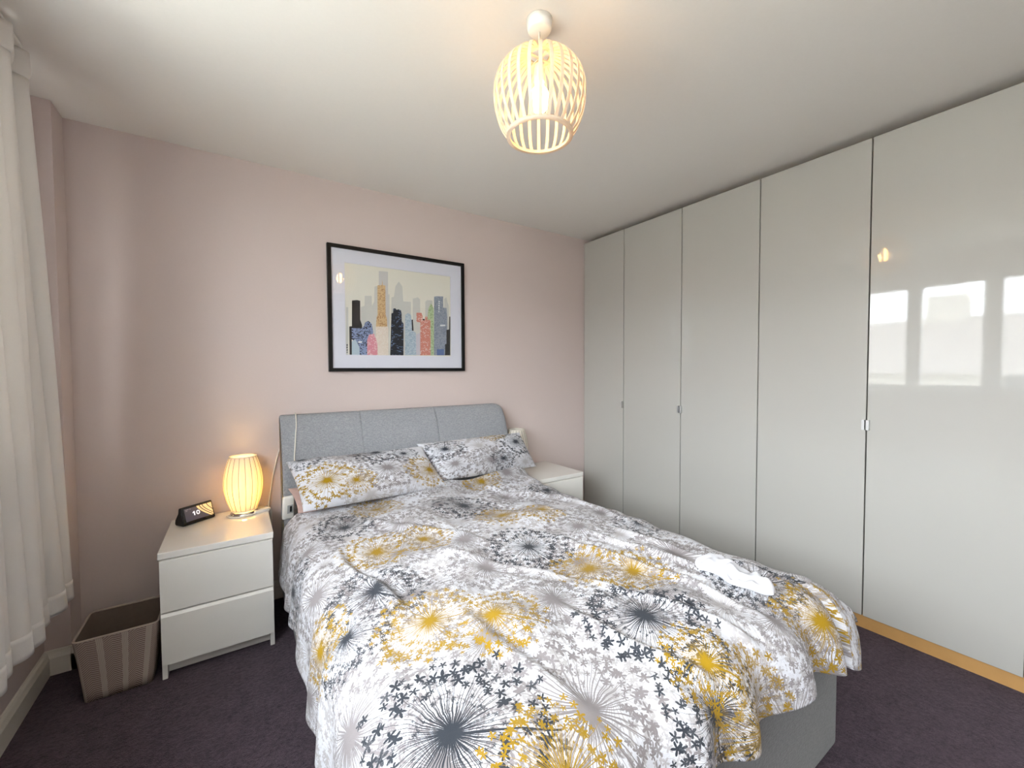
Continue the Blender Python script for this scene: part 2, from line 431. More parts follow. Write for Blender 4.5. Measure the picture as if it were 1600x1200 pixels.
def print_mat(name, base, rough=.85, bump_sc=420):
    m, nt, b = new_mat(name); t = NT(nt)
    tc = t.n('ShaderNodeAttribute', attribute_name='cloth_uv').outputs['Vector']
    def head(attr, layers, core, stem_w):
        a = t.n('ShaderNodeAttribute', attribute_name=attr).outputs['Vector']
        wob = t.noise(tc, 14, 2.0).outputs['Color']; sw = t.sep(wob); sa = t.sep(a)
        x = t.m('ADD', sa[0], t.m('MULTIPLY', t.m('SUBTRACT', sw[0], .5), .10)); y = t.m('ADD', sa[1], t.m('MULTIPLY', t.m('SUBTRACT', sw[1], .5), .10))
        v = t.comb(x, y, sa[2]); out = None
        for i, (N, a0, a1, w, sz) in enumerate(layers):
            gn = t.n('ShaderNodeGroup'); gn.node_tree = RG
            t.put(gn.inputs['Vec'], v)
            for nm, vv in (('N', N), ('Lmin', a0), ('Lmax', a1), ('W', w), ('Size', sz), ('Key', i*3.3+1)): gn.inputs[nm].default_value = vv
            out = gn.outputs[0] if out is None else t.m('MAXIMUM', out, gn.outputs[0])
        r = t.m('SQRT', t.m('ADD', t.m('MULTIPLY', x, x), t.m('MULTIPLY', y, y)))
        out = t.m('MAXIMUM', out, t.m('LESS_THAN', r, core))
        if stem_w:
            ang = t.m('MULTIPLY_ADD', t.m('FRACT', t.m('MULTIPLY', sa[2], 3.7)), 1.2, .35)
            ca, sn = t.m('COSINE', ang), t.m('SINE', ang)
            al = t.m('ADD', t.m('MULTIPLY', x, ca), t.m('MULTIPLY', y, sn)); ac = t.m('SUBTRACT', t.m('MULTIPLY', y, ca), t.m('MULTIPLY', x, sn))
            ac = t.m('ADD', ac, t.m('MULTIPLY', t.m('MULTIPLY', al, al), .12))
            stem = t.m('MULTIPLY', t.m('LESS_THAN', t.m('ABSOLUTE', ac), stem_w), t.m('MULTIPLY', t.m('GREATER_THAN', al, 0), t.m('LESS_THAN', al, .98)))
            out = t.m('MAXIMUM', out, stem)
        return out
    col = lin(base)
    gl = head('flower_pale', [(37, .35, .75, .008, .07), (43, .5, 1.0, .005, .08), (31, .4, .95, .0, .10), (37, .6, 1.1, .0, .09)], .05, .008)
    col = t.mix(gl, col, lin((176, 172, 173)))
    gm = head('flower_grey', [(47, .40, .70, .010, .05), (37, .55, 1.0, .005, .065), (31, .5, .98, .0, .08), (41, .7, 1.1, .0, .07), (37, .45, 1.0, .0, .065)], .06, .012)
    col = t.mix(gm, col, lin((134, 128, 129)))
    ch = head('flower_charcoal', [(53, .30, .62, .0058, .03), (37, .5, .85, .0042, .062), (41, .7, 1.05, .0036, .062), (31, .5, .95, .0, .068), (29, .62, 1.08, .0, .062)], .055, .012)
    mu = head('flower_mustard', [(53, .30, .62, .0062, .03), (37, .5, .85, .0046, .062), (41, .7, 1.05, .0040, .062), (31, .5, .95, .0, .068), (29, .62, 1.08, .0, .062)], .055, .013)
    col = t.mix(ch, col, lin((50, 54, 61)))
    col = t.mix(mu, col, lin((152, 120, 18)))
    nt.links.new(col, b.inputs['Base Color']); b.inputs['Roughness'].default_value = rough; b.inputs['Specular IOR Level'].default_value = .2
    b.inputs['Sheen Weight'].default_value = .1
    nz = t.noise(tc, bump_sc, 2.0).outputs['Fac']
    wr = t.noise(tc, 22, 3.0, .55).outputs['Fac']
    nt.links.new(t.bump(t.m('MULTIPLY_ADD', wr, 5.0, nz), .35, .0016), b.inputs['Normal'])
    return m
M['print'] = print_mat('allium_print_cotton', (213, 214, 220))

def set_flowers(me, uv, lists):
    """for each colour: vector from the flower nearest to the face, in units of its radius, plus the flower's seed (per face corner)"""
    n = len(me.vertices); nl = len(me.loops); npoly = len(me.polygons)
    at = me.attributes.new('cloth_uv', 'FLOAT_VECTOR', 'POINT'); at.data.foreach_set('vector', np.c_[uv, np.zeros(n)].astype(np.float32).ravel())
    lv = np.zeros(nl, np.int32); me.loops.foreach_get('vertex_index', lv)
    L = uv[lv]; C = L.reshape(npoly, 4, 2).mean(1)
    for nm, fl in lists.items():
        fl = np.array(fl, float); q = ((C[:, None, :]-fl[None, :, :2])/fl[None, :, 2:3])
        k = np.repeat((q**2).sum(2).argmin(1), 4)
        out = np.c_[(L-fl[k, :2])/fl[k, 2:3], .37*k+.11]
        at = me.attributes.new('flower_'+nm, 'FLOAT_VECTOR', 'CORNER'); at.data.foreach_set('vector', out.astype(np.float32).ravel())

def fbm(seed, n, k0, k1):
    rs = np.random.RandomState(seed); T = []
    for i in range(n):
        k = k0*(k1/k0)**rs.rand(); a = rs.rand()*2*PI; T.append((k*math.cos(a), k*math.sin(a), rs.rand()*6.28, (k0/k)**.9))
    s = math.sqrt(sum(q[3]**2 for q in T)/2)
    return lambda x, y: sum(w*np.sin(a*x+b*y+p) for a, b, p, w in T)/s

def grid_mesh(name, P, Q, mat, parent=None):
    """closed cloth: outer grid P and inner grid Q (nu x nv x 3) joined round the edge"""
    nu, nv = P.shape[:2]; V = np.concatenate([P.reshape(-1, 3), Q.reshape(-1, 3)]); off = nu*nv
    i, j = np.meshgrid(np.arange(nu-1), np.arange(nv-1), indexing='ij'); a = (i*nv+j).ravel()
    F = np.stack([a, a+nv, a+nv+1, a+1], 1); G = F[:, ::-1]+off
    ring = [k*nv for k in range(nu)] + [(nu-1)*nv+k for k in range(1, nv)] + [k*nv+nv-1 for k in range(nu-2, -1, -1)] + [k for k in range(nv-2, 0, -1)]
    ring = np.array(ring); nx = np.roll(ring, -1)
    E = np.stack([ring, ring+off, nx+off, nx], 1)
    return mk(name, V, np.concatenate([F, G, E]).tolist(), mat, parent, True)

def normals(P):
    du = np.gradient(P, axis=0); dv = np.gradient(P, axis=1); n = np.cross(du, dv); return n/np.maximum(np.linalg.norm(n, axis=2, keepdims=True), 1e-9)

# duvet: flat coordinates s (across) and t (from the pillow end), draped over the mattress
XC, WF, RR = -1.592, .625, .125          # centre line, half width of the flat top, rounding radius
Y0, YE = -.36, -2.035                    # pillow end and start of the foot rounding
TE = Y0-YE
def drape(h):
    """arc length past the edge -> (outward, downward)"""
    q = RR*PI/2; a = np.clip(h, 0, q)/RR
    o = RR*np.sin(a); d = RR*(1-np.cos(a)); k = np.maximum(h-q, 0)
    return o + .10*k, d + .985*k
nu, nv = 300, 330
s = np.linspace(-1.0, 1.0, nu); tt = np.linspace(0, TE+.255, nv)
SS, TT = np.meshgrid(s, tt, indexing='ij')
nA, nB, nC = fbm(3, 22, 5, 16), fbm(8, 30, 14, 45), fbm(21, 16, 3, 9)
a = np.maximum(np.abs(SS)-WF, 0); b = np.maximum(TT-TE, 0)
hem_vary = 1 + .05*np.sin(7.0*SS+1.0) + .18*np.clip((SS-.35)/.4, 0, 1) + .25*np.clip((-SS-.1)/.5, 0, 1)
b = b*hem_vary
a = a*(1-.45*np.clip(b/.2, 0, 1)*(SS > 0))
h = (a**3.2+b**3.2)**(1/3.2) + 1e-9
dirx = a/np.sqrt(a*a+b*b+1e-12)*np.sign(SS); diry = b/np.sqrt(a*a+b*b+1e-12)
o_, d_ = drape(h)
# gathered folds on the hanging cloth, running down and fading onto the top
per = np.where(b > a, SS*1.0, (TT-TE)*np.sign(SS)) + .35*np.sign(SS)*(np.arctan2(b, a+1e-6)/(PI/2))*(a > 0)
fold = np.sin(per*27 + 1.3*np.sin(per*9+.6) + .8*nC(SS, TT))
inside = np.maximum(np.abs(SS)-WF, TT-TE)                      # signed distance past the mattress edge
hang = np.clip((inside+.10)/.32, 0, 1)
amp = .030*hang**1.5*np.where(TT-TE > np.abs(SS)-WF, 1.0, .5)*(.55+.45*np.clip((SS+.3)/.6, 0, 1))
X = XC + np.clip(SS, -WF, WF) + dirx*(o_ + amp*fold)
Y = Y0 - np.minimum(TT, TE) - diry*(o_ + amp*fold)
lift = .6*amp*fold*np.clip(1-h/.15, 0, 1)
top = .560 + .011*nA(SS, TT) + .0045*nB(SS, TT)
# puffiness and long soft creases on the top
top += .018*np.exp(-((SS+.05)/.45)**2)*np.exp(-((TT-.9)/.8)**2)
def crease(s0, t0, s1, t1, w, A):
    global top
    vx, vy = s1-s0, t1-t0; Lq = math.hypot(vx, vy); vx /= Lq; vy /= Lq
    al = (SS-s0)*vx+(TT-t0)*vy; ac = (SS-s0)*vy-(TT-t0)*vx + .02*np.sin(al*9)
    e = np.clip(al/(.22*Lq), 0, 1)*np.clip((Lq-al)/(.22*Lq), 0, 1)
    top = top + 1.5*A*e*(np.exp(-(ac/w)**2) - .5*np.exp(-((ac-1.7*w)/w)**2))
for c in [(-.45, .25, -.02, .95, .026, .008), (.30, .05, .55, .55, .02, .014), (.10, .15, .40, .85, .02, .009), (-.30, .75, .02, 1.3, .022, .010), (.20, .95, .35, 1.75, .018, .014), (.33, .95, .47, 1.75, .016, .014),
          (.46, 1.0, .58, 1.72, .016, .013), (.05, 1.25, .20, 1.80, .018, .012), (-.15, 1.35, .0, 1.85, .02, .010), (-.60, .5, -.55, 1.2, .02, .010), (-.4, 1.2, -.35, 1.7, .022, .008), (.56, .2, .60, 1.2, .02, .012)]: crease(*c)
top += .030*np.clip(1-TT/.10, 0, 1)**2 + .020*np.clip((SS-.35)/.3, 0, 1)*np.exp(-(TT/.22)**2)
top += lift
Z = top - d_ - .008*hang*nB(SS, TT)
# the foot corner on the wardrobe side flicks outwards
tip = np.exp(-(((SS-.98)/.20)**2+((TT-TE-.24)/.20)**2)); X += .03*tip; Y -= .035*tip; Z += .085*tip
tip2 = np.exp(-(((SS+.98)/.20)**2+((TT-TE-.24)/.20)**2)); Z += .06*tip2
P = np.stack([X, Y, Z], 2); N = normals(P)
if N[nu//2, nv//2, 2] < 0: N = -N
edge = np.minimum(np.minimum(SS+1.0, 1.0-SS), np.minimum(TT, TE+.255-TT)); thick = .006+.024*(1-np.exp(-edge/.05))
duvet = grid_mesh('duvet', P, P-N*thick[..., None], M['print'])
tag(duvet, 'white duvet printed with mustard, grey and charcoal allium flower heads', 'duvet')
def xy(x, y): return (x-XC, Y0-y)
q90 = RR*PI/2
ft = lambda x, z: (x-XC, TE+q90+(.560-RR-z))
ch = [(*xy(-2.117, -.659), .15), (*xy(-2.164, -1.324), .17), (*xy(-2.28, -1.46), .13), (*xy(-1.538, -.72), .17), (*xy(-1.553, -1.315), .17), (*xy(-2.189, -1.934), .215), (*xy(-1.573, -1.90), .19), (-.03, 1.82, .16), (.50, 1.60, .16), (*xy(-1.014, -1.42), .12), (-.86, .5, .14), (.62, .35, .13)]
mu = [(*xy(-2.066, -.993), .15), (*xy(-1.88, -1.02), .12), (*xy(-2.081, -1.575), .16), (*xy(-1.94, -1.68), .15), (*xy(-1.93, -.50), .13), (*xy(-1.458, -.969), .14), (*xy(-1.29, -1.06), .12), (*xy(-1.25, -.40), .13), (*xy(-1.472, -1.576), .15), (*xy(-1.36, -1.68), .14), (*ft(-1.50, .42), .17), (.02, 1.72, .12), (*xy(-2.05, -2.10), .14), (.53, 1.79, .15), (.84, 1.98, .15), (-.78, 1.0, .12), (-.42, 1.98, .14)]
gr = [(*xy(-2.324, -1.153), .17), (*xy(-2.353, -1.735), .20), (*xy(-1.746, -1.129), .16), (*xy(-1.744, -1.701), .18), (*xy(-1.922, -2.033), .19), (*xy(-1.123, -1.679), .18), (*xy(-1.27, -1.30), .15), (*xy(-2.30, -.80), .15), (.55, .85, .15), (.27, 1.98, .17), (-.9, 1.5, .15), (.35, .30, .14)]
pa = [(*xy(-1.855, -.79), .19), (*xy(-1.891, -1.412), .18), (*xy(-1.308, -1.98), .20), (*xy(-1.40, -.70), .17), (*xy(-1.05, -1.0), .18), (*xy(-1.55, -1.12), .15), (*xy(-2.0, -1.85), .17), (*xy(-1.62, -1.50), .16), (*xy(-2.33, -1.42), .18), (.85, 1.2, .2), (.8, .5, .2), (-.8, 2.0, .2), (-.25, 2.05, .16), (-.85, .15, .2), (*xy(-2.25, -.55), .15), (.75, 1.95, .18)]
rs = random.Random(6)
for L_, R_, dmin, cnt in ((pa, .15, .215, 60), (gr, .14, .26, 40)):
    for _ in range(4000):
        c_ = (rs.uniform(-1, 1), rs.uniform(0, 2.0))
        if all(math.hypot(c_[0]-f_[0], c_[1]-f_[1]) > dmin for f_ in L_): L_.append((*c_, R_*rs.uniform(.85, 1.2)))
uv = np.stack([SS.ravel(), TT.ravel()], 1); uv = np.concatenate([uv, uv])
set_flowers(duvet.data, uv, dict(charcoal=ch, mustard=mu, grey=gr, pale=pa))

# pillows leaning on the headboard
def pillow(name, BL, BR, TL, TR, front, back, mat, flowers=None, seed=1, pinch=.022):
    BL, BR, TL, TR = [np.array(v, float) for v in (BL, BR, TL, TR)]
    nu, nv = 90, 60; u = np.linspace(0, 1, nu); v = np.linspace(0, 1, nv)
    # denser towards the rims
    u = .5-.5*np.cos(PI*u); v = .5-.5*np.cos(PI*v)
    U, V = np.meshgrid(u, v, indexing='ij'); U_, V_ = U[..., None], V[..., None]
    C = (1-U_)*(1-V_)*BL + U_*(1-V_)*BR + (1-U_)*V_*TL + U_*V_*TR
    ex = (BR-BL)/np.linalg.norm(BR-BL); ey = (TL-BL)/np.linalg.norm(TL-BL); nn = np.cross(ex, ey); nn /= np.linalg.norm(nn)
    su, sv = 2*U-1, 2*V-1
    # sides pulled in between the corners
    C = C - ex*(pinch*.55*su**3*(1-sv**2))[..., None] - ey*(pinch*.45*np.where(sv > 0, sv**3, -.25*sv**3)*(1-su**2))[..., None]
    f = (np.maximum(0, 1-np.abs(su)**2.6)**.62)*(np.maximum(0, 1-np.abs(sv)**2.4)**.62)
    w = fbm(seed, 18, 5, 16)(U*.74, V*.45); w2 = fbm(seed+50, 20, 14, 40)(U*.74, V*.45)
    rim = np.minimum(np.minimum(U, 1-U)*.74, np.minimum(V, 1-V)*.45)
    rip = np.sin((U*.74+V*.3)*90)*np.exp(-rim/.03)*(1-np.exp(-rim/.01))*.003
    fa = front*f*(1+.10*w)+.0035*w2*f+rip; fb = back*f*(1+.08*w)
    o = grid_mesh(name, C+nn*(fa+.0025)[..., None], C-nn*(fb+.0025)[..., None], mat)
    if flowers:
        uv = np.stack([(U*.72).ravel(), (V*.45).ravel()], 1); set_flowers(o.data, np.concatenate([uv, uv]), flowers)
    return o
pl = pillow('pillow', (-2.262, -.445, .596), (-1.490, -.405, .594), (-2.314, -.240, .808), (-1.585, -.245, .812), .098, .045, M['print'],
            dict(mustard=[(.12, .17, .16), (.66, .15, .15), (.25, .13, .10)], charcoal=[(.42, .40, .15), (.06, .43, .12), (.56, .34, .10)], grey=[(.42, .20, .17), (.30, .38, .13)], pale=[(.22, .36, .16), (.55, .08, .15), (.3, .02, .15)]), 2)
tag(pl, 'printed pillow with large mustard flower at the end nearest the lit lamp', 'pillow', 'printed pillows against the headboard')
pr_ = pillow('pillow', (-1.505, -.355, .612), (-.775, -.335, .600), (-1.600, -.205, .822), (-.850, -.235, .832), .095, .045, M['print'],
             dict(mustard=[(.46, .43, .11)], charcoal=[(.60, .28, .17), (.10, .30, .13), (.44, .10, .10)], grey=[(.10, .12, .14), (.35, .10, .15)], pale=[(.30, .26, .19), (.62, .05, .14), (.15, .4, .13)]), 5)
tag(pr_, 'printed pillow with charcoal flower at the end nearest the wardrobe', 'pillow', 'printed pillows against the headboard')
pk = pillow('under_pillow', (-2.278, -.385, .575), (-1.70, -.345, .560), (-2.305, -.235, .665), (-1.70, -.205, .640), .008, .02, M['pink'], None, 9, .02)
tag(pk, 'dusty pink pillow peeking out beneath the left printed pillow', 'pillow')

# crumpled white garment lying on the duvet
def crumple():
    V = []; F = []; nu, nv = 64, 40; n1, n2 = fbm(4, 14, 8, 30), fbm(17, 20, 30, 80)
    for i in range(nu):
        u = 2*i/(nu-1)-1
        for j in range(nv):
            v = 2*j/(nv-1)-1
            w = .052*(1-.15*u)*(1+.14*math.sin(7*u)); ln = .130
            x = u*ln; y = v*w*math.sqrt(max(0, 1-abs(u)**4))
            f = max(0, 1-abs(u)**5)**.5*max(0, 1-abs(v)**3.5)**.5
            z = .002+f*(.026 + .007*float(n1(x*6, y*6)) + .004*float(n2(x*2, y*2)))
            V.append((x, y + .012*math.sin(9*x), z))
    for i in range(nu-1):
        for j in range(nv-1): F.append((i*nv+j, (i+1)*nv+j, (i+1)*nv+j+1, i*nv+j+1))
    o = mk('crumpled_cloth', V, F, plain('soft_white_cotton', (214, 214, 220), .9, var=.01, bump=.3, scale=300), None, True)
    md = o.modifiers.new('thickness', 'SOLIDIFY'); md.thickness = .002; md.offset = -1
    return o
cl = crumple(); cl.location = (-1.135, -1.915, .576); cl.rotation_euler = (math.radians(2), math.radians(3), math.radians(-98))
tag(cl, 'crumpled plain white garment lying on the duvet near the foot corner', 'cloth')

# ------------------------------------------------------------------ bedside chests
def chest(loc, label, W=.404, D=.450, Hc=.535):
    e = empty('bedside_chest', loc); tag(e, label, 'chest', 'white bedside chests')
    # origin: floor, front left corner; depth runs to +y
    t_ = .028
    boxes('carcass', [(0, .018, .004, D, 0, Hc-t_), (W-.018, W, .004, D, 0, Hc-t_), (.018, W-.018, D-.01, D, .05, Hc-t_), (.018, W-.018, .02, D-.01, .060, .072)], M['white'], e, .001)
    box('top', (-.003, W+.003, -.012, D, Hc-t_, Hc), M['white'], e, .0025, 2)
    box('plinth', (.0185, W-.0185, .035, .05, .012, .060), M['white_in'], e)
    for (z0, z1, g) in ((.066, .282, .016), (.287, .5045, .005)):
        # front with a bevelled finger grip along its top edge
        prof = [(-.012, z0), (-.012, z1-g), (-.004, z1-.3*g), (.012, z1), (.012, z0)]
        x0, x1 = .002, W-.002; V = [(x, y, z) for x in (x0, x1) for (y, z) in prof]; n = len(prof)
        F = [(i, (i+1) % n, n+(i+1) % n, n+i) for i in range(n)] + [tuple(range(n))[::-1], tuple(range(n, 2*n))]
        d = mk('drawer', V, F, M['white'], e)
        box('drawer_box', (.03, W-.03, .013, D-.02, z0+.01, z1-.03), M['white_in'], d)
        mk('finger_grip', [(x0+.016, -.0042, z1-.3*g-.0001), (x1-.016, -.0042, z1-.3*g-.0001), (x1-.016, .0118, z1-.0002), (x0+.016, .0118, z1-.0002)], [(0, 1, 2, 3)], M['white_in'], d)
    return e
chest((-2.797, -.458, 0), 'white two-drawer bedside chest beneath the lit lamp and small screen')
chest((-.838, -.438, 0), 'white two-drawer bedside chest between the bed and the wardrobe', D=.432)

# ------------------------------------------------------------------ bedside lamps: barrel shade of bowed slats on a chrome foot
LH = .300
M['rib'] = plain('grey_white_rib', (150, 142, 124), .5)
def shade_r(z):     # z: 0..1
    return .050 + .037*math.sin(PI*min(1, max(0, .06+.86*z)))**.9
def bed_lamp(loc, lit, label):
    e = empty('table_lamp', loc); tag(e, label, 'lamp', 'slatted bedside lamps')
    lathe('base', [(0, .0), (.062, .0), (.063, .004), (.061, .010), (.050, .016), (.046, .026), (.0, .027)], M['chrome'], e, 40)
    z0, z1 = .026, LH
    n = 18; me = None; K = 14
    for k in range(n):
        if me is None:
            V = []; F = []
            for i in range(K+1):
                q = i/K; r = shade_r(q); z = z0+(z1-z0)*q; hw = .95*PI/n*r; bow = .0016
                for (a_, rr) in ((-hw, r-bow), (0, r+.0008), (hw, r-bow), (hw, r-bow-.0018), (0, r-.0012), (-hw, r-bow-.0018)):
                    V.append((rr, a_, z))
            for i in range(K):
                for j in range(6): F.append((i*6+j, i*6+(j+1) % 6, (i+1)*6+(j+1) % 6, (i+1)*6+j))
            F.append((5, 4, 3, 2, 1, 0)); F.append(tuple(range(K*6, K*6+6)))
            o = mk('slat', V, F, M['shade'], e); me = o.data
        else: o = link_mesh('slat', me, e)
        o.rotation_euler = (0, 0, 2*PI*k/n+.09)
    rib = None
    for k in range(n):
        if rib is None:
            o = tube('rib', [(shade_r(i/K)-.0006, 0, z0+(z1-z0)*i/K) for i in range(K+1)], .0013, M['rib'], e, 5, 0); rib = o.data
        else: o = link_mesh('rib', rib, e)
        o.rotation_euler = (0, 0, 2*PI*(k+.5)/n+.09)
    for (q, nm) in ((0, 'bottom_ring'), (1, 'top_ring')):
        r = shade_r(q); z = z0+(z1-z0)*q
        lathe(nm, [(r-.004, z-.004), (r+.001, z-.004), (r+.001, z+.003), (r-.004, z+.003), (r-.004, z-.004)], M['shade'], e, 40)
    lathe('socket', [(0, .026), (.016, .026), (.016, .085), (.0, .087)], M['plastic'], e, 20)
    lathe('bulb', [(.0, .086), (.012, .088), (.014, .100), (.022, .118), (.026, .136), (.022, .156), (.012, .168), (0, .171)], M['bulb2'] if lit else M['plastic'], e, 20)
    return e
LZ = .535
l1 = bed_lamp((-2.497, -.095, LZ), True, 'lit slatted table lamp glowing yellow beside the small screen')
l2 = bed_lamp((-.792, -.115, LZ), False, 'unlit white slatted table lamp behind the bed by the wardrobe')
# flex of the lit lamp, its inline switch lying on the chest
fx = tube('flex', [(-.055, .02, .004), (-.074, -.012, .004), (-.058, -.052, .004), (-.015, -.069, .004), (.022, -.058, .004), (.048, -.046, .005)], .0028, M['cord'], l1, 8)
sw = box('inline_switch', (-.034, .034, -.011, .011, 0, .015), M['plastic'], l1, .004, 2, True); sw.location = (.077, -.030, 0); sw.rotation_euler = (0, 0, .32)
tube('flex', [(.106, -.020, .006), (.116, -.014, .004), (.121, -.005, -.030), (.122, .02, -.20), (.122, .05, -.36)], .0028, M['cord'], l1, 8)
tube('flex', [(.05, .03, .004), (.085, .028, .004), (.112, .02, .005), (.119, .02, -.03), (.121, .04, -.25)], .0028, M['cord'], l1, 8)
# unlit lamp: flex dropping behind
tube('flex', [(.05, .03, .004), (.06, .06, .004), (.05, .088, .004), (.02, .100, .004)], .0028, M['cord'], l2, 8)

# white cable from the chest up behind the headboard, over its top and down to the pillow
cb = tube('charging_cable', [(-2.384, -.035, .25), (-2.386, -.030, .50), (-2.372, -.020, .62), (-2.350, -.013, .74), (-2.318, -.013, .86), (-2.262, -.013, .98), (-2.247, -.022, 1.030), (-2.246, -.052, 1.0385), (-2.247, -.082, 1.019), (-2.249, -.109, .978), (-2.256, -.133, .926), (-2.262, -.156, .868), (-2.268, -.174, .802), (-2.262, -.191, .74)], .0032, M['cord'], None, 8)
tag(cb, 'thin white cable looped over the left end of the grey headboard', 'cable')
# blanket controller beside the mattress
ct = empty('blanket_controller', (-2.312, -.258, .522)); tag(ct, 'white plastic controller with dark slider tucked beside the left pillow', 'controller')
ct.rotation_euler = (math.radians(8), 0, math.radians(14))
box('casing', (-.028, .028, -.011, .011, -.005, .118), M['plastic'], ct, .010, 3, True)
box('slider', (.004, .014, -.0135, -.0105, .035, .065), M['blackp'], ct, .001, 1)
box('recess', (-.008, .020, -.0115, -.0108, .028, .072), plain('grey_plastic_label', (176, 178, 178), .5), ct)

# ------------------------------------------------------------------ small smart screen on the left chest
ds = empty('smart_display', (-2.700, -.095, LZ), math.radians(36)); tag(ds, 'small black smart screen showing 10 and tan stripes on the left chest', 'screen')
# local frame: x along the screen, -y towards the viewer; screen leans back
W2 = .074; hh = .086; lean = math.radians(18)
ty, tz = math.sin(lean), math.cos(lean)
def body():
    bm = bmesh.new(); pf = [(-.036, .006), (-.036+hh*ty, .006+hh*tz), (-.036+hh*ty+.012, .004+hh*tz), (.006, .062), (.028, .028), (.032, .010), (.026, .001), (-.026, .001)]
    n = len(pf); L_ = [bm.verts.new((-W2, y, z)) for y, z in pf]; R_ = [bm.verts.new((W2, y, z)) for y, z in pf]
    bm.faces.new(L_[::-1]); bm.faces.new(R_)
    for i in range(n): bm.faces.new((L_[i], L_[(i+1) % n], R_[(i+1) % n], R_[i]))
    bmesh.ops.recalc_face_normals(bm, faces=bm.faces)
    bmesh.ops.bevel(bm, geom=list(bm.edges), offset=.006, segments=3, affect='EDGES', profile=.6)
    return from_bm('body', bm, M['blackp'], ds, True)
body()
def on_screen(x, h, off=.0012):     # point of the leaning front face
    return (x, -.036+h*ty-off*tz, .006+h*tz+off*ty)
def patch(name, pts, mat, off, par):
    return mk(name, [on_screen(x, h, off) for x, h in pts], [tuple(range(len(pts)))], mat, par)
gm = plain('dark_screen_glass', (12, 12, 14), .08, var=.02, coat=.5)
scr = mk('front_glass', [on_screen(x, h, o) for o in (.0016, -.002) for x, h in ((-W2+.004, .004), (W2-.004, .004), (W2-.004, hh-.004), (-W2+.004, hh-.004))],
         [(0, 1, 2, 3), (7, 6, 5, 4), (0, 4, 5, 1), (1, 5, 6, 2), (2, 6, 7, 3), (3, 7, 4, 0)], gm, ds)
def em(nm, c, s_): return plain(nm, c, .3, emit=c, es=s_)
E1, E2, E3, E4 = em('screen_slate', (74, 70, 78), .25), em('screen_sand', (214, 178, 130), .45), em('screen_brown', (60, 40, 32), .2), em('screen_white', (225, 220, 225), .6)
x0, x1, h0, h1 = -.060, .066, .014, .076
patch('screen_image', [(x0, h0), (x1, h0), (x1, h1), (x0, h1)], E1, .0019, scr)
def clipx(v): return max(x0, min(x1, v))
def stripe(a, w, m_, off):
    L_ = []; R_ = []
    for i in range(9):
        q = i/8; h_ = h1-(h1-h0)*q; c_ = a+.058*q**1.5
        L_.append((clipx(c_), h_)); R_.append((clipx(c_+w*(1-.15*q)), h_))
    patch('stripe', L_+R_[::-1], m_, off, scr)
stripe(-.006, .20, E3, .0021)
for a_, w_ in ((-.004, .012), (.012, .009), (.025, .017), (.046, .030)): stripe(a_, w_, E2, .0023)
# the hour
def seg(pts, nm): patch(nm, pts, E4, .0026, scr)
seg([(-.021, .036), (-.016, .036), (-.016, .056), (-.020, .056), (-.026, .051), (-.026, .047), (-.021, .050)], 'digit')
ring = [(-.0015+.0085*math.cos(i*PI/8), .046+.0105*math.sin(i*PI/8)) for i in range(16)]; rin = [(-.0015+.0045*math.cos(i*PI/8), .046+.0065*math.sin(i*PI/8)) for i in range(16)]
mk('digit', [on_screen(*p, .0026) for p in ring+rin], [(i, (i+1) % 16, 16+(i+1) % 16, 16+i) for i in range(16)], E4, scr)
for (a_, b_, c_) in ((-.055, -.040, .069), (-.055, -.046, .063), (-.036, -.030, .069)): patch('status_text', [(a_, c_), (b_, c_), (b_, c_+.0022), (a_, c_+.0022)], em('screen_dim_text', (140, 136, 142), .3), .0024, scr)

# ------------------------------------------------------------------ framed skyline print
M['pane_pic'] = glass_mat(); 
fx = empty('framed_picture', (-1.615, 0, 1.649)); tag(fx, 'black framed print of a pastel city skyline above the bed', 'picture')
finv = Matrix.Translation(fx.location).inverted()
def A(o): o.parent = fx; o.matrix_parent_inverse = finv; return o
X0, X1, Z0, Z1, FW = -2.061, -1.168, 1.272, 2.0265, .021
def mitre(name, q):
    o4 = [(X0, Z0), (X1, Z0), (X1, Z1), (X0, Z1)]; i4 = [(X0+FW, Z0+FW), (X1-FW, Z0+FW), (X1-FW, Z1-FW), (X0+FW, Z1-FW)]
    a_, b_ = o4[q], o4[(q+1) % 4]; c_, d_ = i4[(q+1) % 4], i4[q]
    V = [(p[0], y, p[1]) for y in (-.026, -.001) for p in (a_, b_, c_, d_)]
    return A(mk(name, V, [(0, 1, 2, 3), (7, 6, 5, 4), (0, 4, 5, 1), (1, 5, 6, 2), (2, 6, 7, 3), (3, 7, 4, 0)], M['black']))
for q in range(4): mitre('frame_moulding', q)
A(box('backing_board', (X0+FW-.004, X1-FW+.004, -.008, -.004, Z0+FW-.004, Z1-FW+.004), M['mat']))
PX0, PX1, PZ0, PZ1 = -1.963, -1.269, 1.374, 1.926
A(boxes('mount', [(X0+FW, PX0, -.013, -.0085, Z0+FW, Z1-FW), (PX1, X1-FW, -.013, -.0085, Z0+FW, Z1-FW), (PX0, PX1, -.013, -.0085, Z0+FW, PZ0), (PX0, PX1, -.013, -.0085, PZ1, Z1-FW)], M['mat']))
PC = dict(pale=(216, 212, 206), mist=(214, 208, 206), cream2=(234, 216, 200), ochre=(222, 186, 138), black=(38, 34, 34), blue=(140, 154, 192), ice=(188, 203, 214), pink=(228, 148, 160), night=(28, 32, 42), sky=(168, 184, 200),
          lilac=(208, 200, 210), coral=(218, 140, 124), green=(190, 206, 164), slate=(156, 161, 175), denim=(92, 112, 160), white=(238, 238, 240), ink=(60, 58, 70))
